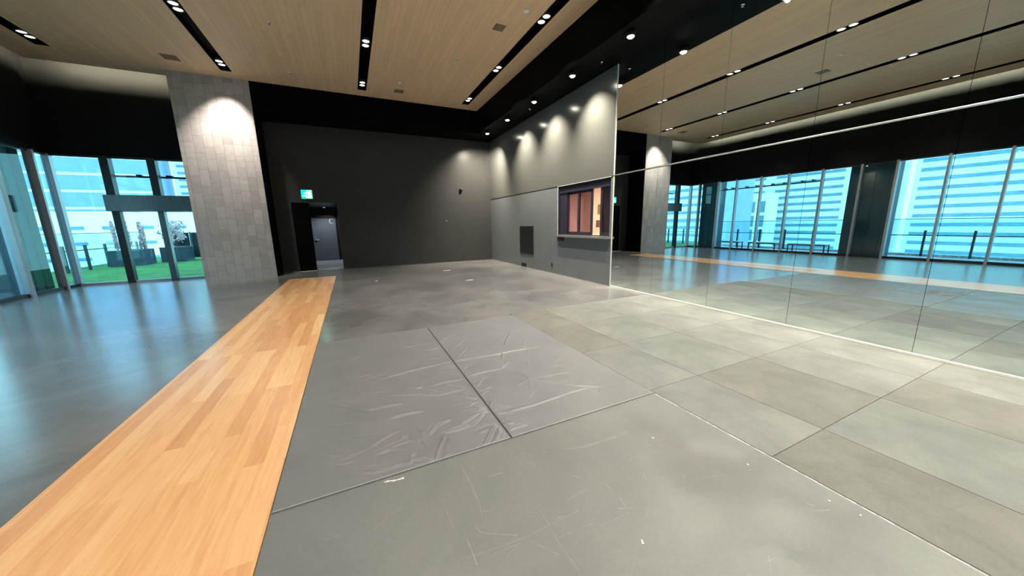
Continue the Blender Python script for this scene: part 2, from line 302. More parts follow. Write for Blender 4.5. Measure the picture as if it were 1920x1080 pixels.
SCRATCHES= [(1, [(1.189, 1.712), (1.312, 1.68), (1.45, 1.676), (1.616, 1.668), (1.721, 1.669)]), (1, [(1.308, 1.675), (1.44, 1.664), (1.614, 1.652)]), (1, [(0.502, 1.904), (0.509, 1.733), (0.509, 1.586)]), (0.5, [(0.509, 1.586), (0.492, 1.456)]), (1, [(0.633, 1.713), (0.721, 1.707)]), (0.6, [(0.915, 1.827), (0.903, 1.744), (0.936, 1.658)]), (0.6, [(0.334, 1.283), (0.435, 1.269), (0.643, 1.251), (0.786, 1.255), (0.977, 1.261)]), (0.9, [(0.435, 1.422), (0.454, 1.374), (0.523, 1.328), (0.612, 1.279)]), (1, [(0.378, 1.379), (0.378, 1.328), (0.379, 1.226)]), (0.5, [(0.789, 1.385), (0.786, 1.255), (0.775, 1.138), (0.784, 0.992)]), (0.6, [(0.955, 1.342), (1.027, 1.353), (1.11, 1.361)]), (1, [(1.089, 1.5), (1.124, 1.458)]), (0.7, [(1.235, 1.368), (1.236, 1.298)]), (0.7, [(1.243, 1.24), (1.226, 1.171)]), (0.4, [(0.027, 1.688), (0.099, 1.709), (0.243, 1.698)]), (0.4, [(0.337, 1.672), (0.329, 1.556), (0.337, 1.453)]), (0.5, [(0.451, 1.239), (0.591, 1.237)]), (0.5, [(0.654, 1.229), (0.698, 1.161), (0.743, 1.102)]), (0.7, [(0.158, 1.632), (0.184, 1.619)]), (1, [(0.837, 1.844), (0.861, 1.842)]), (0.8, [(0.831, 1.273), (0.884, 1.271)]), (0.6, [(0.498, 1.491), (0.553, 1.473)]), (0.5, [(0.719, 1.38), (0.768, 1.348)]), (2, [(0.037, 1.96), (0.067, 1.957), (0.101, 1.944), (0.153, 1.942)]), (1, [(2.127, 0.743), (2.145, 0.71)]), (1, [(2.09, 0.703), (2.182, 0.661)]), (0.8, [(1.734, 1.504), (1.765, 1.475)]), (0.8, [(1.764, 0.63), (1.796, 0.609)]), (0.6, [(1.573, 0.648), (1.64, 0.642)]), (1.5, [(1.152, 0.984), (1.141, 0.964)]), (1.5, [(2.158, 1.069), (2.16, 1.057)]), (1.5, [(1.836, 1.539), (1.84, 1.524)]), (1, [(1.527, 1.248), (1.553, 1.235)]), (1, [(1.502, 1.295), (1.486, 1.264)]), (1.5, [(2.261, 0.697), (2.262, 0.688)]), (1.5, [(2.288, 0.578), (2.289, 0.57)]), (0.5, [(1.525, 1.444), (1.608, 1.432)]), (0.4, [(1.731, 1.131), (1.945, 1.072)]), (0.3, [(0.931, 1.132), (1.217, 1.132)]), (0.4, [(1.691, 0.628), (1.681, 0.568)])]
def struct(mb, name, mats, parent=None, **k):
    o = mb.build(name, mats, parent, **k)
    if parent is None: o['kind'] = 'structure'
    return o

# ------------------------------------------------------------------ shell
struct(MB().box(XL-.2, XR+.1, YF-.1, YB+.12, -.15, 0), 'floor', M['floor'])
fv = MB(); fv.box(-1.9, -.2, YB+.12, 18.6, -.15, .0)
struct(fv, 'floor', M['vest'])

# ceiling boards between the lamp slots
cb = MB(); SW = .125; SE = 12.33
edges = [BX] + [v for s in SLOTS for v in (s+SW, s-SW)] + [-6.8]
for i in range(0, len(edges), 2):
    x1, x0 = edges[i], edges[i+1]
    cb.box(x0, x1, YF, SE, H, H+.06)
cb.box(-6.8, BX, SE, PY, H, H+.06)
cb.box(-6.8, -4.05, PY, 13.3, H, H+.06)
struct(cb, 'ceiling', M['ceil'])
struct(MB().box(XL-.2, XR+.3, YF-.1, YB+.2, 6.25, 6.35), 'ceiling', M['black'])  # backing slab added above the boards to keep sky light out
# channels of the lamp slots
for k, s in enumerate(SLOTS):
    t = MB(); t.box(s-SW-.02, s+SW+.02, YF, SE+.02, H+.16, H+.18)
    t.box(s-SW-.02, s-SW, YF, SE+.02, H+.002, H+.16); t.box(s+SW, s+SW+.02, YF, SE+.02, H+.002, H+.16); t.box(s-SW, s+SW, SE, SE+.02, H+.002, H+.16)
    struct(t, 'trim_%d' % (k+1), M['black'])

# bulkhead over the mirror wall, bulkhead at the rear wall
struct(MB().box(BX, XR+.3, YF, YB, BZ, 6.25), 'trim_5', M['black'])
rb = MB(); rb.box(-2.249, BX, PY, YB, 4.95, 6.25); struct(rb, 'trim_6', M['black'])

# rear wall with the door opening; black upper, grey lower
wb = MB(); OX0, OX1, OZ = -1.76, -.356, 2.405
wb.box(-4.05, OX0, YB, YB+.12, 0, 6.25); wb.box(OX0, OX1, YB, YB+.12, OZ, 6.25); wb.box(OX1, XR+.3, YB, YB+.12, 0, 6.25)
struct(wb, 'wall_rear', M['backwall'])
# recess behind the opening
wr = MB(); wr.box(OX0-.1, OX0, YB+.12, 18.3, 0, OZ+.1); wr.box(OX1, OX1+.1, YB+.12, 18.3, 0, OZ+.1); wr.box(OX0-.1, OX1+.1, YB+.12, 18.3, OZ, OZ+.1)
wr.box(OX0-.1, OX1+.1, 18.15, 18.3, 0, OZ+.1)
struct(wr, 'wall_rear_recess', M['backwall'])

# mirror-side wall: lower paint with the serving hatch, upper satin panel
WY0, WY1, WZ0, WZ1 = 6.36, 8.60, 1.20, 2.60
wl_ = MB(); T = .14
wl_.box(XR, XR+T, MIR_Y, WY0, 0, 2.61); wl_.box(XR, XR+T, WY1, YB, 0, 2.61); wl_.box(XR, XR+T, WY0, WY1, 0, WZ0); wl_.box(XR, XR+T, WY0, WY1, WZ1, 2.61)
struct(wl_, 'wall_right', M['greywall'])
struct(MB().box(XR-.012, XR+T, MIR_Y, YB, 2.61, 6.25), 'wall_right', M['uppergrey'])
struct(MB().box(XR+.03, XR+T, YF, MIR_Y, 0, 6.25), 'wall_right', M['black'])
struct(MB().box(XL-.2, XR+.3, YF-.2, YF-.05, -.1, 6.3), 'wall_front', M['blackwall'])

# left side: wall above the glazing, rear-left wall above the glazing
WT = 3.62
struct(MB().box(XL-.16, XL, YF, YB+.12, WT, 6.25), 'wall_left', M['blackwall'])
struct(MB().box(XL, -4.05, YB, YB+.12, WT, 6.25), 'wall_rear', M['blackwall'])
# solid dark wall behind the pillar, right of the glazing
# cove strips lighting the tops of those walls
c1 = MB().box(-6.68, -6.67, YF+.3, 13.15, H+.062, H+.16); o = c1.build('cove_light_strip', M['cove'])
tag(o, 'long hidden cove strip glowing above the window wall along the ceiling edge', 'light strip')
c2 = MB().box(-6.65, -4.1, 13.17, 13.18, H+.062, H+.16); o = c2.build('cove_light_strip', M['cove'])
tag(o, 'short hidden cove strip glowing left of the stone pillar', 'light strip')

# stone pillar
o = MB().box(-4.052, -2.256, PY, YB, 0, 6.25).build('stone_pillar', M['stone'])
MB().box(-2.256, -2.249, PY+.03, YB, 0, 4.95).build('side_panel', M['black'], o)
tag(o, 'broad grey stone-tiled pillar left of the black rear wall, lit from above', 'pillar')

# inlaid floor strip
o = MB().box(-1.828, -.549, YF, 11.95, 0.0, .012).build('wooden_floor_strip', M['plank'], bevel=.003)
tag(o, 'long maple plank strip running down the dark floor to the rear wall', 'floor strip')

# ------------------------------------------------------------------ floor coverings
_r = random.Random(11)
for i in range(34):      # short puckers along the seam, then scattered creases
    y = 2.05 + abs(_r.gauss(0, .75)); y = min(y, 4.7); sx = _r.choice((-1, 1)); a = _r.uniform(-.5, .9); l = _r.uniform(.06, .22)
    p0 = (.917+sx*.015, y); WRINKLES.append((_r.uniform(.35, .8), [p0, (p0[0]+sx*l*.5*math.cos(a)+_r.uniform(-.01, .01), y+l*.5*math.sin(a)+.01), (p0[0]+sx*l*math.cos(a), y+l*math.sin(a))]))
for i in range(46):
    x = _r.uniform(-.4, 2.1); y = 2.1+abs(_r.gauss(0, .9)); y = min(y, 4.7); a = _r.gauss(.15, .5); l = _r.uniform(.05, .3)
    WRINKLES.append((_r.uniform(.15, .4), [(x, y), (x+l*.5*math.cos(a), y+l*.5*math.sin(a)+_r.uniform(-.015, .015)), (x+l*math.cos(a), y+l*math.sin(a))]))
def vinyl_mat(x0, x1, y0, y1, label, nx, ny):
    X, Y = np.meshgrid(np.linspace(x0, x1, nx), np.linspace(y0, y1, ny))
    Z = np.zeros_like(X)
    for s, pl in WRINKLES:
        pl = np.array(pl)
        if pl[:,0].max() < x0-.3 or pl[:,0].min() > x1+.3: continue
        best = np.full(X.shape, 9.); side = np.zeros_like(X); par = np.zeros_like(X); n = len(pl)-1
        for i in range(n):
            a, b = pl[i], pl[i+1]; d = b-a; L2 = d @ d
            t = np.clip(((X-a[0])*d[0]+(Y-a[1])*d[1])/L2, 0, 1)
            px = X-(a[0]+t*d[0]); py = Y-(a[1]+t*d[1]); dist = np.hypot(px, py)
            sg = np.sign(px*d[1]-py*d[0]); m_ = dist < best
            best = np.where(m_, dist, best); side = np.where(m_, sg, side); par = np.where(m_, (i+t)/n, par)
        taper = np.clip(par*6, 0, 1)*np.clip((1-par)*6, 0, 1)*.85+.15
        w = .011
        Z += s*.0085*taper*(np.exp(-(best/w)**2) - .45*np.exp(-((best-2.1*w*1.0)/(1.3*w))**2)*(side > 0))
    # soft undulation
    for k in range(14):
        a = random.uniform(0, PI); f = random.uniform(3, 12); ph = random.uniform(0, 6)
        Z += .0006*np.sin((X*math.cos(a)+Y*math.sin(a))*f+ph)
    ed = np.minimum(np.minimum(X-x0, x1-X), np.minimum(Y-y0, y1-Y))
    Z = Z*np.clip(ed/.03, 0, 1) + .014
    Z = np.maximum(Z, .006)
    verts = np.stack([X, Y, Z], -1).reshape(-1, 3)
    idx = np.arange(nx*ny).reshape(ny, nx)
    F = np.stack([idx[:-1,:-1], idx[:-1,1:], idx[1:,1:], idx[1:,:-1]], -1).reshape(-1, 4).tolist()
    n0 = len(verts)
    ring = list(idx[0,:]) + list(idx[1:,-1]) + list(idx[-1,-2::-1]) + list(idx[-2:0:-1,0])
    low = [(verts[i][0], verts[i][1], .001) for i in ring]
    V = [tuple(v) for v in verts.tolist()] + low
    m = len(ring)
    for i in range(m): F.append([ring[i], n0+i, n0+(i+1) % m, ring[(i+1) % m]])
    F.append([n0+i for i in range(m)][::-1])
    me = bpy.data.meshes.new('vinyl_mat'); me.from_pydata(V, [], [[int(a) for a in f] for f in F]); me.materials.append(M['crink'])
    for p in me.polygons: p.use_smooth = True
    me.polygons[len(me.polygons)-1].use_smooth = False
    o = bpy.data.objects.new('vinyl_mat', me); col.objects.link(o)
    MB().box(x0, x1, y0-.0004, y0+.006, .006, .0155).build('hem_highlight', M['hem_highlight'], o)  # near edge strip with the caught light put into its colour
    return tag(o, label, 'mat', 'wrinkled vinyl mats')
tag(MB().box(.905, .931, 1.995, 4.98, .0005, .004).build('seam_strip', M['seam']), 'dark seam line running between the two wrinkled grey mats', 'tape')  # dark strip that draws the seam line between the mats
vinyl_mat(-.540, .910, 1.99, 4.985, 'wrinkled grey vinyl mat beside the maple floor strip', 290, 520)
vinyl_mat(.926, 2.362, 1.99, 4.985, 'wrinkled grey vinyl mat beside the rubber tiles, right of the seam', 290, 520)

sheet = MB().box(-.545, 2.372, YF+.02, 1.9895, 0, .006).build('lino_sheet', M['sheet'])
tag(sheet, 'scratched grey lino sheet in the foreground, nearer than the wrinkled mats', 'floor sheet')
def strokes(mb, L, w, z):
    for s, pl in L:
        for (ax, ay), (bx, by) in zip(pl[:-1], pl[1:]):
            d = math.hypot(bx-ax, by-ay)
            if d < 1e-6: continue
            hw = w*s/2; nx, ny = -(by-ay)/d*hw, (bx-ax)/d*hw
            mb.quadfaces([(ax+nx*.4, ay+ny*.4, z), (ax-nx*.4, ay-ny*.4, z), (bx-nx, by-ny, z), (bx+nx, by+ny, z)], [(0,1,2,3)])
sc = MB(); strokes(sc, [(s, p) for s, p in SCRATCHES if s < 1.4], .0035, .0063)
for i in range(55):   # fine random scuffs
    x = random.uniform(-.45, 2.3); y = random.uniform(.35, 1.9); a = random.gauss(.5, .8); l = random.uniform(.015, .12)
    if x + l > 2.35: continue
    strokes(sc, [(random.uniform(.2, .55), [(x, y), (x+l*math.cos(a), y+l*math.sin(a)*.6)])], .0035, .0063)
tag(sc.build('scuff_mark', M['scuff'], sheet), kind='stuff')
sc = MB(); strokes(sc, [(s*.6, p) for s, p in SCRATCHES if s >= 1.4], .012, .0064)
y = 1.97
while y > .2:           # chipped tape along the edge of the sheet
    l = random.uniform(.01, .07)
    if random.random() < .62: strokes(sc, [(random.uniform(.5, 1.2), [(2.366+random.uniform(-.004, .003), y), (2.366+random.uniform(-.004, .003), y-l)])], .006, .0064)
    y -= l + random.uniform(.0, .05)
tag(sc.build('white_chip', M['scuffw'], sheet), kind='stuff')
# tape over the sheet's long edge
tag(MB().box(2.357, 2.371, YF+.02, 1.984, .006, .0062).build('edge_tape', M['edge'], sheet))

# rubber tiles
cols_ = [(2.376, 3.0367), (3.0412, 4.0277), (4.0322, 4.8457), (4.8502, 5.600)]
rows_ = [(4.0535, 5.11), (3.0735, 4.0505), (2.0455, 3.0705), (1.0355, 2.0425), (.0285, 1.0325), (-.9815, .0255), (-1.9915, -.9845), (-3.0, -1.9945)]
cn = ['first column from the wrinkled mats', 'second column from the wrinkled mats', 'second column from the mirror', 'column along the foot of the mirror']
rn = ['farthest row', 'second farthest row', 'third farthest row', 'fourth farthest row', 'fifth farthest row', 'sixth farthest row', 'seventh farthest row', 'eighth farthest row']
for j, (y0, y1) in enumerate(rows_):
    for i, (x0, x1) in enumerate(cols_):
        dark = (i, j) in ((1, 3), (0, 0), (0, 1), (0, 4), (2, 4), (1, 6))
        cx, cy = (x0+x1)/2, (y0+y1)/2
        o = MB().box(x0, x1, y0, y1, .0005, .008).build('rubber_tile', M['rubber_b' if dark else 'rubber'], bevel=.002, origin=(cx, cy, 0))
        tag(o, ('brownish' if dark else 'pale grey') + ' rubber floor tile, ' + rn[j] + ', ' + cn[i], 'floor tile', 'rubber floor tiles')

# bits of white tape on the dark floor
for x, y, l, a, lab in ((2.89, 11.36, .26, .0, 'short white tape mark on the dark floor, nearest the rear wall'), (2.92, 8.99, .22, 0., 'white tape mark on the dark floor straight ahead of the wrinkled mats'),
                     (.54, 10.23, .06, .4, 'tiny white fleck of tape on the dark floor near the maple strip')):
    o = MB().box(-l/2, l/2, -.025, .025, .0003, .0015).build('tape_mark', M['paper']); o.location = (x, y, 0); o.rotation_euler.z = a; tag(o, lab, 'tape')

# ------------------------------------------------------------------ mirror
PW = 1.243; GAP = .004
my = MIR_Y - .012
pn = ['farthest', 'second farthest', 'third farthest', 'fourth farthest', 'fifth farthest', 'sixth farthest', 'seventh farthest']
for k in range(7):
    y1 = my - k*PW; y0 = y1 - PW + GAP
    for z0, z1, nm in ((.03, 2.597, 'lower'), (2.632, BZ, 'upper')):
        o = MB().box(XR, XR+.028, y0, y1, z0, z1).build('wall_mirror', M['mirror'], origin=(XR, (y0+y1)/2, z0))
        tag(o, 'tall frameless mirror panel, %s row, %s from the viewer' % (nm, pn[k]), 'mirror', 'wall mirror panels')
yb = my - 7*PW
o = MB().box(XR-.018, XR+.028, yb, MIR_Y, 2.603, 2.626).build('mirror_rail', M['alu'], bevel=.003)
tag(o, 'thin bright aluminium rail crossing the mirror wall at door height', 'rail')
o = MB().box(XR-.016, XR+.028, yb, MIR_Y, .001, .028).build('mirror_base_channel', M['alumatt'], bevel=.002)
tag(o, 'thin pale channel along the foot of the mirror wall', 'trim')
o = MB().box(XR-.016, XR+.028, MIR_Y-.010, MIR_Y, .03, BZ).build('mirror_edge_trim', M['alumatt'])
tag(o, 'upright pale metal edge between the grey wall and the mirrors', 'trim')
struct(MB().box(XR, XR+.03, YF, yb, 0, BZ), 'wall_right', M['blackwall'])

# ------------------------------------------------------------------ lamps
def spot(name, parent, loc, target, watt, angle, blend, color, radius=.05):
    l = bpy.data.lights.new(name, 'SPOT'); l.energy = watt; l.spot_size = math.radians(angle); l.spot_blend = blend; l.color = color; l.shadow_soft_size = radius
    o = bpy.data.objects.new(name, l); col.objects.link(o); o.parent = parent; o.location = loc
    d = Vector(target) - Vector(loc); o.rotation_euler = d.to_track_quat('-Z', 'Y').to_euler()
    return o
dl = empty('downlight', (0, 0, 0), 'x', 'ceiling lamp', 'recessed downlights in the ceiling slots')
MB().lathe((0,0,0), [(.072, .012), (.078, .0), (.088, .0), (.088, .10), (.02, .13), (.0, .13)]).build('housing', M['bezel'], dl, smooth=True)
MB().lathe((0,0,0), [(0, .012), (.074, .012)]).build('lens', M['lens'], dl.children[0])
spot('beam', dl, (0,0,-.012), (0,0,-1), DOWNLIGHT_W, 86, .7, (1, .915, .80), .04)
beams = []; ends = []
for w in (2.0, .85, .55, .4):   # the slots are dimmed separately
    b_ = bpy.data.lights['beam'].copy(); b_.energy = DOWNLIGHT_W*w; beams.append(b_)
    b_ = b_.copy(); b_.spot_size = math.radians(62); b_.energy *= .8; ends.append(b_)
sn = ['slot nearest the mirrors', 'second slot from the mirrors', 'third slot from the mirrors', 'slot nearest the windows']
on = ['pair nearest the rear wall'] + [w + ' pair from the rear wall' for w in ('second', 'third', 'fourth', 'fifth', 'sixth', 'seventh')]
first = True
for k, s in enumerate(SLOTS):
    for j in range(7):
        for q, e in ((0, .105), (1, -.105)):
            o = dl if first else copy_tree(dl)
            first = False
            o.location = (s, 11.88 - j*2.505 + e, H+.012)
            o.children[[c.type for c in o.children].index('LIGHT')].data = beams[k] if j else ends[k]
            o['label'] = '%s round downlight of the %s, %s' % ('farther' if q == 0 else 'nearer', on[j], sn[k])

# the end pair before the pillar is tilted onto the stone and has a narrower beam
pb = bpy.data.lights.new('pillar_beam', 'SPOT'); pb.energy = 150; pb.spot_size = math.radians(66); pb.spot_blend = .85; pb.color = (1, .90, .80); pb.shadow_soft_size = .03
for o in [o for o in col.objects if o.type == 'LIGHT' and o.parent and o.parent.name.startswith('downlight') and abs(o.parent.location.x+2.62) < .01 and o.parent.location.y > 11.5]:
    o.data = pb; o.location = (-.03, .05, -.012)
    o.rotation_euler = Vector((-.36*.46, .93*.46, -.89)).to_track_quat('-Z', 'Y').to_euler()

sp = empty('spotlight', (0, 0, 0), 'x', 'spotlight', 'spotlights under the black bulkhead')
MB().lathe((0,0,0), [(.062, -.02), (.076, -.03), (.082, -.02), (.082, .03), (.03, .06), (0, .06)]).build('housing', M['bronze'], sp, smooth=True)
MB().lathe((0,0,0), [(0, -.05), (.038, -.044), (.061, -.022)]).build('lens', M['spotlens'], sp.children[0], smooth=True)
MB().box(-.012, .012, -.092, -.084, -.01, .06).box(-.012, .012, .084, .092, -.01, .06).box(-.012, .012, -.092, .092, .055, .062).build('bracket', M['bezel'], sp)
spot('beam', sp, (0,0,-.055), (.5,0,-1), SPOT_W, 92, 1., (1, .91, .70), .03)
ys = [12.34, 10.56, 8.79, 6.99, 5.20, 3.41, 1.62, -.17, -1.96]
for k, y in reversed(list(enumerate(ys))):
    o = sp if k == 0 else copy_tree(sp)
    o.location = (4.945, y, BZ-.064)
    if k == 0: # turned a little towards the rear wall
        lo = o.children[[c.type for c in o.children].index('LIGHT')]; lo.data = lo.data.copy(); lo.data.energy = SPOT_W*2.0; lo.data.spot_size = math.radians(110)
        lo.rotation_euler = Vector((.1, .6, -1)).to_track_quat('-Z', 'Y').to_euler()
    o['label'] = 'glowing spotlight under the black bulkhead, %s the rear wall' % (['nearest'] + [w + ' from' for w in ('second', 'third', 'fourth', 'fifth', 'sixth', 'seventh', 'eighth', 'ninth')])[k]

# ------------------------------------------------------------------ ceiling fittings
def grille(x, y, s, label, m, z=H):
    o = MB()
    o.box(-s/2, s/2, -s/2, -s/2+.02, -.006, 0); o.box(-s/2, s/2, s/2-.02, s/2, -.006, 0); o.box(-s/2, -s/2+.02, -s/2+.02, s/2-.02, -.006, 0); o.box(s/2-.02, s/2, -s/2+.02, s/2-.02, -.006, 0)
    o.box(-s/2+.02, s/2-.02, -s/2+.02, s/2-.02, -.002, 0)
    k = -s/2+.035
    while k < s/2-.025: o.box(-s/2+.02, s/2-.02, k, k+.008, -.005, -.002); k += .022
    g = o.build('ceiling_grille', M[m]); g.location = (x, y, z); tag(g, label, 'ceiling grille', 'square ceiling grilles')
grille(3.35, 7.49, .24, 'small square brown grille in the wood ceiling, near the right-hand slot', 'ventwood')
grille(1.82, 11.98, .28, 'faint square grille in the wood ceiling near the rear bulkhead', 'ventwood')
grille(-3.62, 11.93, .32, 'square brown grille in the wood ceiling in front of the stone pillar', 'ventwood')
grille(-1.6, 5.75, .28, 'square brown grille seen mirrored in the ceiling, between the two middle slots', 'ventwood')
def detector(x, y, r, label, z=H):
    o = MB().lathe((0,0,0), [(r, 0), (r, -.012), (r*.86, -.03), (r*.55, -.042), (0, -.042)]).build('smoke_detector', M['white'], smooth=True); o.location = (x, y, z); tag(o, label, 'smoke detector')
detector(3.61, 6.72, .06, 'white smoke detector on the wood ceiling near the right-hand slot')
detector(1.746, 11.26, .045, 'white smoke detector on the wood ceiling near the rear bulkhead')
detector(-.69, 5.0, .055, 'white smoke detector seen mirrored on the wood ceiling')
def sprinkler(x, y, label, z=H):
    t = empty('sprinkler_head', (x, y, z), label, 'sprinkler', 'small sprinkler heads')
    MB().lathe((0,0,0), [(.034, 0), (.034, -.006), (.012, -.010), (.010, -.03), (0, -.03)]).build('escutcheon', M['chrome'], t, smooth=True)
    MB().lathe((0,0,0), [(.02, -.03), (.02, -.033), (0, -.034)]).build('deflector', M['chrome'], t)
sprinkler(-1.11, 9.24, 'small sprinkler head in the wood ceiling between the two left slots, mid length')
sprinkler(-1.09, 11.77, 'small sprinkler head in the wood ceiling nearest the rear bulkhead')
sprinkler(2.92, 9.19, 'small sprinkler head in the wood ceiling left of the right-hand slot')
sprinkler(5.25, 6.35, 'small sprinkler head under the black bulkhead above the first mirror', BZ)
sprinkler(5.25, 3.9, 'small sprinkler head under the black bulkhead above the third mirror', BZ)
sprinkler(5.25, 9.6, 'small sprinkler head under the black bulkhead above the serving hatch side', BZ)

# ------------------------------------------------------------------ rear wall fittings
t = empty('dome_camera', (4.32, YB, 2.99), 'small black dome camera on the rear wall near the corner', 'camera')
MB().cyl((0, 0, .02), (0, -.05, .02), .055, .055).box(-.03, .03, -.06, 0, .02, .06).build('mount', M['bezel'], t)
MB().lathe((0, -.07, 0), [(0, -.075), (.03, -.07), (.055, -.045), (.065, 0), (.06, .03), (0, .035)]).build('dome', M['darkmetal'], t, smooth=True)
o = MB().cyl((3.64, YB, 1.72), (3.64, YB-.012, 1.72), .016).build('wall_indicator', M['white']); tag(o, 'tiny white round button on the dark rear wall', 'button')
o = MB().box(.0, .12, -.015, 0, 0, .09).build('wall_socket', M['darkmetal'], bevel=.003); o.location = (.02, YB, .22); tag(o, 'dark socket plate low on the rear wall beside the recess', 'socket')

# exit sign over the recess
t = empty('exit_sign', (-1.245, YB, 2.53), 'green illuminated running-man exit sign over the door recess', 'exit sign')
MB().box(-.17, .17, -.05, 0, 0, .30).build('case', M['white'], t, bevel=.004)
MB().box(-.158, .158, -.053, -.0505, .012, .288).build('face', M['exitgreen'], t)
f = MB(); Yf = -.0545
def poly(mb, pts, y=Yf): mb.quadfaces([(a, y, b) for a, b in pts] + [(a, y+.001, b) for a, b in pts], [tuple(range(len(pts))), tuple(range(2*len(pts)-1, len(pts)-1, -1))])
poly(f, [(.03, .03), (.13, .03), (.13, .27), (.03, .27)])        # lit doorway
f.build('doorway_symbol', M['exitwhite'], t)
f = MB(); Yg = -.0565
f.cyl((.005, Yg, .235), (.005, Yg+.001, .235), .022)
for a, b in (((-.005, .205), (-.03, .12)), ((-.03, .12), (-.005, .05)), ((-.005, .05), (-.03, .03)), ((-.03, .12), (-.085, .09)), ((-.085, .09), (-.12, .11)), ((-.005, .20), (.045, .165)), ((-.01, .20), (-.06, .17)), ((-.06, .17), (-.085, .2))):
    dx, dz = b[0]-a[0], b[1]-a[1]; l = math.hypot(dx, dz); nx, nz = -dz/l*.011, dx/l*.011
    poly(f, [(a[0]+nx, a[1]+nz), (a[0]-nx, a[1]-nz), (b[0]-nx, b[1]-nz), (b[0]+nx, b[1]+nz)], Yg)
f.build('running_figure', M['exitwhite'], t)

# door recess: sliding panel, threshold, door C
o = MB().box(OX0+.005, -1.225, YB+.03, YB+.07, .012, OZ-.01).build('sliding_panel', M['black'], bevel=.003); tag(o, 'black panel closing the left part of the door recess', 'panel')
o = MB().box(OX0-.2, -1.23, YB-.035, YB+.02, .0005, .010).build('threshold_strip', M['alumatt']); tag(o, 'thin metal strip on the floor before the black panel', 'trim')
DY = 18.15; DX0, DX1, DZ = -1.62, -.60, 1.95
d = empty('door_1', ((DX0+DX1)/2, DY, 0)); d['kind'] = 'structure'
cx = (DX0+DX1)/2
MB().box(DX0-cx, DX1-cx, -.05, -.005, .012, DZ).build('leaf', M['door'], d, bevel=.004)
fr = MB(); fr.box(DX0-.06-cx, DX0-.004-cx, -.07, 0, 0, DZ+.16); fr.box(DX1+.004-cx, DX1+.05-cx, -.07, 0, 0, DZ+.16); fr.box(DX0-.06-cx, DX1+.05-cx, -.07, 0, DZ+.01, DZ+.16)
fr.build('frame', M['darkmetal'], d)
hd = MB(); hd.cyl((-.39, -.05, .98), (-.39, -.10, .98), .018).box(-.40, -.24, -.112, -.096, .965, .995).build('handle', M['white'], d, bevel=.003)  # plain white stands in for the bright reflections of a chrome handle
MB().cyl((-.39, -.05, 1.10), (-.39, -.062, 1.10), .02).build('lock', M['white'], d)
MB().box(-.42, -.36, -.053, -.05, .84, 1.0).build('handle_plate', M['darkmetal'], d)
# letter C on the door
lc = MB(); n = 40; pts_o = []; pts_i = []
for i in range(n+1):
    a = math.radians(48 + (312-48)*i/n)
    th = .012 + .032*max(0, math.sin((a-math.radians(48))/math.radians(264)*PI))**1.2
    pts_o.append((.10*math.cos(a), .115*math.sin(a))); pts_i.append(((.10-th)*math.cos(a)*.98, (.115-th*.75)*math.sin(a)))
V = []
for (a, b), (c, e) in zip(pts_o, pts_i): V += [(a, 0, b), (c, 0, e), (a, .002, b), (c, .002, e)]
F = []
for i in range(n): k = 4*i; F += [(k, k+4, k+5, k+1), (k+2, k+3, k+7, k+6), (k, k+2, k+6, k+4), (k+1, k+5, k+7, k+3)]
lc.quadfaces(V, F); lc.box(.06, .07, 0, .002, .05, .115); lc.box(.062, .07, 0, .002, -.1, -.06)
o = lc.build('letter_c', M['white'], d); o.location = (.345, -.053, 1.82)
# recess lamp
t = empty('recess_downlight', (-.95, 17.2, OZ), 'small downlight in the ceiling of the door recess', 'ceiling lamp')
MB().lathe((0,0,0), [(.05, -.004), (.06, -.006), (.06, 0), (0, 0)]).build('bezel', M['bezel'], t)
MB().lathe((0,0,0), [(0, -.003), (.048, -.003)]).build('lens', M['lens'], t)
spot('beam', t, (0, 0, -.02), (0, 0, -1), 34, 150, .6, (.86, .95, 1), .05)

# ------------------------------------------------------------------ serving hatch
window = empty('window_1', (XR, (WY0+WY1)/2, WZ0)); window['kind'] = 'structure'
yc = (WY0+WY1)/2
def rel(mb_args): return mb_args
def wbox(mb, x0, x1, y0, y1, z0, z1): mb.box(x0-XR, x1-XR, y0-yc, y1-yc, z0-WZ0, z1-WZ0)
fr = MB()
wbox(fr, XR+.015, XR+.12, WY1-.03, WY1, WZ0, WZ1); wbox(fr, XR+.015, XR+.12, WY0, WY0+.03, WZ0, WZ1)
wbox(fr, XR+.03, XR+.12, WY0, WY1, WZ1-.20, WZ1); wbox(fr, XR+.015, XR+.12, WY0, WY1, WZ0, WZ0+.03)
wbox(fr, XR+.05, XR+.12, 8.22, 8.58, WZ0, WZ1)
fr.build('frame', M['hatchframe'], window)
ed = MB(); wbox(ed, XR-.015, XR+.03, WY0-.01, WY1+.015, WZ1-.004, WZ1+.005); wbox(ed, XR-.012, XR+.03, WY1, WY1+.012, WZ0, WZ1)
ed.build('metal_edge', M['alumatt'], window)
for y0, y1, x in ((7.66, 8.24, XR+.085), (7.08, 7.72, XR+.055), (6.39, 6.78, XR+.055)):
    s = MB(); w = .075
    wbox(s, x, x+.025, y0, y0+w, WZ0+.03, WZ1-.2); wbox(s, x, x+.025, y1-w, y1, WZ0+.03, WZ1-.2); wbox(s, x, x+.025, y0+w, y1-w, WZ0+.03, WZ0+.10); wbox(s, x, x+.025, y0+w, y1-w, WZ1-.27, WZ1-.2)
    so = s.build('sliding_sash', M['hatchframe'], window); gm = M['glass_dark'] if y0 < 6.5 else M['glass_in']
    g = MB(); wbox(g, x+.009, x+.014, y0+w, y1-w, WZ0+.10, WZ1-.27); g.build('pane', gm, so)
c = MB().box(XR-.10, XR-.001, WY0-.06, WY1+.03, WZ0-.05, WZ0+.004).box(XR-.001, XR+.014, WY0+.001, WY1-.001, WZ0+.0005, WZ0+.004).build('hatch_counter', M['counter']); tag(c, 'narrow grey metal counter ledge under the serving hatch', 'counter')
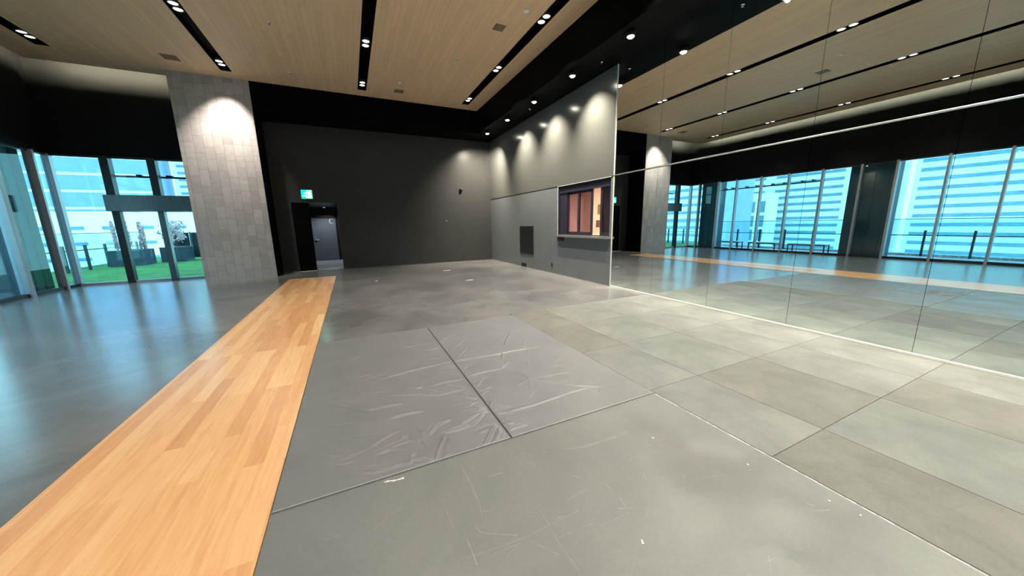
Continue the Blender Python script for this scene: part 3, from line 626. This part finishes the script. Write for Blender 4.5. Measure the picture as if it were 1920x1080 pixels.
# room behind the hatch
kx1, ky0, ky1, kh = 8.4, 5.4, 11.0, 2.85
struct(MB().box(XR+T, kx1, ky0-.1, ky0, 0, kh), 'wall_kitchen_near', M['warmwall']); struct(MB().box(XR+T, kx1, ky1, ky1+.1, 0, kh), 'wall_kitchen_far', M['warmwall'])
struct(MB().box(kx1, kx1+.1, ky0-.1, ky1+.1, 0, kh), 'wall_kitchen_right', M['warmwall']); struct(MB().box(XR+T, kx1+.1, ky0-.1, ky1+.1, kh, kh+.1), 'ceiling', M['warmwall']); struct(MB().box(XR+T, kx1+.1, ky0-.1, ky1+.1, -.1, 0), 'floor', M['vest'])
lp = empty('kitchen_ceiling_lamp', (7.2, 8.0, kh), 'bright panel lamp in the peach room behind the hatch', 'ceiling lamp')
MB().box(-.6, .6, -.15, .15, -.05, 0).build('case', M['white'], lp)
MB().box(-.57, .57, -.12, .12, -.053, -.051).build('diffuser', emit_mat('kitchen_lamp_glow', (1, .85, .68), 125), lp)
bt = MB().box(XR+T+.02, 6.55, 6.2, 8.8, .0, 1.12).build('kitchen_cabinet', M['darkmetal'], bevel=.01); tag(bt, 'dark cabinet standing behind the serving hatch', 'cabinet')
def bottle(x, y, h, r, m, label, cat='bottle'):
    o = MB().lathe((0,0,0), [(0, 0), (r, .002), (r, h*.6), (r*.4, h*.75), (r*.35, h), (0, h)]).build('bottle' if cat == 'bottle' else 'glass_tumbler', m, smooth=True)
    o.location = (x, y, 1.121); tag(o, label, cat)
wglass = mat('clear_white_bottle', (.75, .74, .72), rough=.1, noise=(9, .05))
bottle(6.0, 7.55, .21, .04, wglass, 'pale squat bottle behind the middle hatch pane, tallest there')
bottle(6.02, 7.42, .12, .035, wglass, 'short white jar behind the middle hatch pane')
bottle(6.05, 7.30, .10, .035, M['white'], 'small white cup behind the middle hatch pane, rightmost', 'cup')
bottle(6.0, 6.98, .16, .03, wglass, 'clear glass bottle in the open gap of the hatch, left')
bottle(6.05, 6.88, .13, .03, wglass, 'clear glass bottle in the open gap of the hatch, right')

# ------------------------------------------------------------------ fittings on the grey wall
h_ = empty('wall_hatch', (XR, 10.61, .49), 'dark square grille panel low on the grey wall left of the serving hatch', 'panel')
MB().box(-.02, 0, -.51, .51, 0, .98).build('panel', M['bezel'], h_, bevel=.006)
g = MB()
for i in range(38): g.box(-.026, -.02, -.49, .49, .02+i*.025, .031+i*.025)
g.build('louvre', M['darkmetal'], h_)
v = MB().box(-.012, 0, -.19, .19, 0, .125); 
for i in range(5): v.box(-.018, -.012, -.17, .17, .015+i*.021, .026+i*.021)
o = v.build('wall_vent', M['darkmetal']); o.location = (XR, 10.84, .01); tag(o, 'small dark vent at floor level below the square panel', 'vent')
t = empty('wall_socket', (XR, 8.93, .20), 'narrow dark socket plate low on the grey wall', 'socket')
MB().box(-.010, 0, -.04, .04, 0, .13).build('plate', M['bezel'], t, bevel=.003); MB().box(-.013, -.010, -.02, .02, .03, .10).build('insert', M['darkmetal'], t)
t = empty('switch_box', (XR, 8.42, 1.03), 'dark switch box right under the end of the hatch counter', 'switch box')
MB().box(-.05, 0, -.15, .15, 0, .115).build('box', M['bezel'], t, bevel=.004); MB().box(-.054, -.05, -.1, -.02, .03, .085).build('button', M['darkmetal'], t)
wallthings = [('framed_notice', 9.90, 10.10, 1.84, 2.2, 'olive', 'small olive framed notice on the peach kitchen wall', 'picture', .04),
              ('wall_dispenser', 9.91, 10.07, 1.37, 1.63, 'maroon', 'dark red dispenser box below the olive notice on the peach wall', 'dispenser', .12)]
for nm, y0, y1, z0, z1, m, lab, cat, dd in wallthings:
    tag(MB().box(kx1-dd, kx1-.002, y0, y1, z0, z1).build(nm, M[m], bevel=.004), lab, cat)

# ------------------------------------------------------------------ left glazing, bay by bay
fins = [(13.35, .07), (12.215, .13), (11.27, .06), (10.10, .06), (8.94, .06), (7.70, .07), (6.47, .07), (5.50, .07), (4.30, .06), (3.10, .06), (1.90, .06), (.70, .06), (-.50, .06), (-1.7, .06), (-2.9, .06), (-4.1, .06), (-5.3, .06)]
prev = YB - .06
wi = 2
for y, w in fins + [(YF, .06)]:
    e = empty('window_%d' % wi, (XL, (prev+y)/2, 0)); e['kind'] = 'structure'; wi += 1
    a, b = y + w/2, prev
    c = (prev+y)/2
    MB().box(-.02, -.006, a-c, b-c, .09, WT).build('pane', M['glass'], e)
    MB().box(-.08, .10, y-w/2-c, y+w/2-c, 0, WT).build('mullion', M['fin'], e, bevel=.004)
    MB().box(-.07, .06, a-c, b-c, 0, .085).build('sill', M['darkmetal'], e)
    MB().box(-.06, .04, a-c, b-c, WT-.05, WT).build('head_rail', M['darkmetal'], e)
    prev = y - w/2
for y0, y1, lab in ((12.30, 13.28, 'dark blue-grey column outside the window wall, next to the far corner'), (5.56, 6.86, 'dark blue-grey column outside the window wall, nearer, behind a pale mullion')):
    o = MB().box(XL-.75, XL-.12, y0, y1, -.1, 4.6); 
    for q in range(3): o.box(XL-.12, XL-.10, y0+(.12+q*.3)*(y1-y0), y0+(.22+q*.3)*(y1-y0), -.1, 4.6)
    tag(o.build('concrete_column', M['planter']), lab, 'column')
b = MB(); b.cyl((XL-.3, 12.4, 3.17), (XL-.3, 7.75, 3.17), .03)
for y in (12.0, 11.6, 10.9, 10.4, 9.7, 9.2, 8.5, 8.1): b.box(XL-.34, XL-.10, y-.03, y+.03, 3.18, 3.25)
tag(b.build('shade_rail', M['darkmetal']), 'dark horizontal rail with brackets high outside the window wall', 'rail')

# rear glazing left of the pillar
bays = [(XL, -6.15), (-5.99, -5.17), (-5.03, -4.052)]
for i, (x0, x1) in enumerate(bays):
    e = empty('window_%d' % wi, ((x0+x1)/2, YB, 0)); e['kind'] = 'structure'; wi += 1
    c = (x0+x1)/2
    MB().box(x0-c, x1-c, .0, .014, .07, WT).build('pane', M['glass'], e)
    MB().box(x0-c, x1-c, -.05, .07, 0, .07).build('sill', M['fin'], e)
    MB().box(x0-c, x1-c, -.04, .05, WT-.05, WT).build('head_rail', M['darkmetal'], e)
    if i < 2:
        w2 = .08
        MB().box(x1-c, x1-c+.16 if i == 0 else x1-c+.14, -.09, .09, 0, 2.1).build('mullion', M['darkmetal'] if i == 0 else M['steel'], e, bevel=.004)
        MB().box(x1-c-.01, x1-c+.17 if i == 0 else x1-c+.17, -.11, .11, 2.1, WT).build('mullion', M['darkmetal'], e, bevel=.004)
o = MB().box(-6.18, -4.056, YB-.26, YB+.5, 2.10, 2.55).build('door_canopy', M['steel'], bevel=.006)
tag(o, 'brushed steel canopy beam crossing the rear glass doors left of the pillar', 'canopy')
b = MB(); b.cyl((-6.11, YB+.35, 3.13), (-4.1, YB+.35, 3.13), .03); b.box(-5.62, -5.5, YB+.3, YB+.4, 3.14, 3.19); b.box(-4.95, -4.8, YB+.3, YB+.4, 3.14, 3.19); b.box(-6.09, -6.05, YB+.11, YB+.36, 3.11, 3.15); b.box(-5.12, -5.08, YB+.11, YB+.36, 3.11, 3.15)
tag(b.build('shade_rail', M['darkmetal']), 'dark horizontal rail outside the rear glass doors beside the pillar', 'rail')
struct(MB().box(XL-.06, XL+.08, YB-.06, YB+.08, 0, WT), 'trim_7', M['fin'])

# ------------------------------------------------------------------ terrace and garden
struct(MB().box(-10.4, XL-.2, YF-3, YB+.1, -.25, -.06), 'floor', M['deck'])
struct(MB().box(-11, -2.3, YB+.1, 27, -.25, -.03), 'floor', M['grass'])
o = MB().box(-10.38, -9.97, YF, YB, -.06, .03).build('gravel_bed', M['gravel']); tag(o, 'strip of white gravel along the terrace railing', 'gravel', kind='stuff')
def railing(px, y0, y1, step, label):
    r = empty('terrace_railing', (px, (y0+y1)/2, 0), label, 'railing'); c = (y0+y1)/2
    y = y1 - .3; 
    while y > y0:
        MB().box(-.04, .04, y-c-.03, y-c+.03, -.1, 1.0).build('post', M['darkmetal'], r); y -= step
    MB().box(-.02, .02, y0-c, y1-c, .78, .815).build('mid_rail', M['darkmetal'], r)
    MB().box(-.015, .015, y0-c, y1-c, 1.45, 1.475).build('top_rail', M['darkmetal'], r)
    MB().box(.022, .032, y0-c, y1-c, .02, 1.45).build('glass_panel', M['glass'], r)
railing(-9.9, YF, 24.0, 1.235, 'glass terrace railing with dark posts running past all the windows')
def bench(y0, y1, label):
    t = empty('terrace_bench', (-8.35, (y0+y1)/2, -.06), label, 'bench', 'white topped terrace benches'); L = (y1-y0)/2
    MB().box(-.24, .24, -L, L, .40, .44).build('seat_top', M['benchtop'], t, bevel=.004)
    f = MB(); 
    for x in (-.22, .22): f.box(x-.02, x+.02, -L+.02, L-.02, .355, .398)
    for y in (-L+.02, L-.06): f.box(-.2, .2, y, y+.04, .355, .398)
    f.build('frame', M['darkmetal'], t)
    for x in (-.22, .22):
        for y in (-L+.04, L-.04): MB().box(x-.02, x+.02, y-.02, y+.02, 0, .355).build('leg', M['darkmetal'], t)
bench(11.45, 12.85, 'white topped bench with dark legs outside the windows, farthest of three')
bench(9.62, 10.95, 'white topped bench with dark legs outside the windows, middle of three')
bench(7.62, 9.12, 'white topped bench with dark legs outside the windows, nearest of three')

def planter(x0, x1, y0, y1, h, label):
    t = empty('planter_box', ((x0+x1)/2, (y0+y1)/2, -.03), label, 'planter'); a = (x1-x0)/2; b = (y1-y0)/2
    m = MB(); m.box(-a, a, -b, b, 0, h-.08); m.box(-a, a, -b, -b+.04, h-.08, h); m.box(-a, a, b-.04, b, h-.08, h); m.box(-a, -a+.04, -b+.04, b-.04, h-.08, h); m.box(a-.04, a, -b+.04, b-.04, h-.08, h)
    m.build('box', M['planter'], t)
    MB().box(-a+.04, a-.04, -b+.04, b-.04, h-.08, h-.06).build('soil', M['twig'], t)
    for s in (-1, 1): MB().box(-a-.01, a+.01, s*b-.03, s*b+.03, h, h+.02).build('rim', M['fin'], t)
planter(-9.75, -8.62, 20.9, 22.0, .70, 'large dark planter box on the lawn, left and nearest')
planter(-8.55, -7.60, 22.3, 23.3, .72, 'smaller dark planter box on the lawn beside the black fence')
def shrub(x, y, z0, h, r, label, n=900):
    t = empty('garden_shrub', (x, y, z0), label, 'shrub')
    s = MB()
    for i in range(7):
        a = random.uniform(0, 6.28); l = random.uniform(.3, .9)*r
        s.cyl((0,0,0), (math.cos(a)*l*.3, math.sin(a)*l*.3, h*.45), .02, .014, 6); s.cyl((math.cos(a)*l*.3, math.sin(a)*l*.3, h*.45), (math.cos(a)*l, math.sin(a)*l, h*random.uniform(.75, .95)), .012, .005, 6)
    s.build('stem', M['twig'], t)
    f = MB()
    cl = [(random.gauss(0, r*.4), random.gauss(0, r*.4), random.uniform(.12, 1)*h) for i in range(22)]
    for i in range(n):
        c = random.choice(cl); p = Vector((random.gauss(c[0], r*.2), random.gauss(c[1], r*.2), min(h, max(.08, random.gauss(c[2], h*.07)))))
        s_ = random.uniform(.045, .085); u = Vector((random.gauss(0,1), random.gauss(0,1), random.gauss(0,1))).normalized(); w = u.orthogonal().normalized()
        f.quadfaces([p-u*s_, p+w*s_*.5+u*.3*s_, p+u*s_, p-w*s_*.5], [(0,1,2,3)])
    tag(f.build('foliage', M['leaf'], t), kind='stuff')
shrub(-9.28, 21.45, .63, 1.5, .15, 'pinkish white shrub in the left planter, leftmost through the glass door')
shrub(-8.74, 21.5, .65, 1.25, .10, 'pinkish white shrub in the left planter, beside the railing mullion')
shrub(-8.05, 22.8, .66, 1.30, .42, 'pinkish white shrub in the smaller planter beside the black fence', 800)
shrub(-9.64, 21.5, .65, 1.3, .045, 'pinkish white shrub at the left end of the left planter')
t = empty('garden_fence', (-6.2, 23.6, -.03), 'dark upright board fence across the lawn behind the pillar', 'fence')
for k in range(5):
    x0 = -2.28 + k*.78
    m = MB(); m.box(x0, x0+.70, -.02, .02, .10, 1.42)
    for q in range(6): m.box(x0+.01+q*.115, x0+.105+q*.115, -.035, -.02, .12, 1.40)
    m.build('board_panel', M['fence'], t)
for k in range(6): MB().box(-2.33+k*.78, -2.29+k*.78, -.04, .04, 0, 1.46).build('post', M['darkmetal'], t)

# ------------------------------------------------------------------ buildings far outside
def building(axis, pos, a0, a1, z0, z1, period, zoff, name, label, m='bldg', depth=20, bands=True, split=None):
    """facade at `pos` along x (axis 'x') or y; window bands as parts"""
    t = empty(name, (0, 0, 0), label, 'building')
    def B(mb, d0, d1, p0, p1, q0, q1):
        if axis == 'x': mb.box(pos-d1, pos-d0, p0, p1, q0, q1)
        else: mb.box(p0, p1, pos+d0, pos+d1, q0, q1)
    w = MB(); B(w, 0, depth, a0, a1, z0, z1); w.build('wall', M[m], t)
    if bands:
        z = zoff
        while z > z0: z -= period
        z += period
        while z + period*.35 < z1:
            s = MB(); segs = split or [(a0+1.5, a1-1.5)]
            for p0, p1 in segs:
                B(s, -.15, 0, p0, p1, z, z+period*.37)
            s.build('window_band', M['bldwin'], t)
            z += period
    return t
K = 2.824
building('x', -190, 62, 140, -45, 75, 3.45, 1.55+(1.45-1.55)*K, 'office_building', 'tall pale office block with grey-blue window bands, mirrored right of centre', split=[(76, 103), (108, 138)])
building('x', -133, 90, 128, -45, 60, 3.45, 1.2, 'office_building', 'pale office block with thin window bands, mirrored beside the stone pillar', depth=15)
t = building('x', -176, 98, 110, -40, 14.5, 3.4, 0, 'stair_tower', 'slim white stair tower standing before the tall office block', m='bldwhite', depth=8, bands=False)
for p0, p1 in ((99.5, 101.5), (104.2, 106.0)):
    for z in range(-30, 12, 7): MB().box(-176, -175.8, p0, p1, z, z+5.5).build('window', M['bldwin'], t)
building('x', -118, 78.5, 88.5, -40, 60, 3.4, 0, 'glass_tower', 'flat pale blue glass tower left of the office block', m='bldblue', depth=10, bands=False)
building('x', -165, 150, 420, -45, 40, 3.45, 1.0, 'office_building', 'long pale office block beyond the far left end of the windows', depth=20)
building('x', -190, -260, 55, -45, 70, 3.45, 1.3, 'office_building', 'wide pale office block opposite the near end of the windows', depth=20)
t = building('y', 190, -125, -30, -40, 9, 4.2, 0, 'apartment_building', 'low white building seen above the lawn through the glass doors', m='bldwhite', depth=14, bands=False)
for k in range(9):
    for z in (-16, -10, -4, 2): MB().box(-118+k*10, -113+k*10, 189.8, 190, z, z+1.3).build('window', M['bldwin'], t)
t = building('y', 240, -140, -88, -45, 70, 3.6, 0, 'glass_tower', 'pale blue tower high behind the glass doors beside the pillar', m='bldblue', depth=20, bands=False)
for z in range(12, 60, 8): MB().box(-149, -89, 239.7, 240, z, z+1.2).build('window_band', M['bldwhite'], t)
building('y', 250, -84, -70, -45, 60, 3.6, 6, 'office_building', 'narrow pale block high beside the blue tower, next to the pillar', depth=20, split=[(-82, -73)])
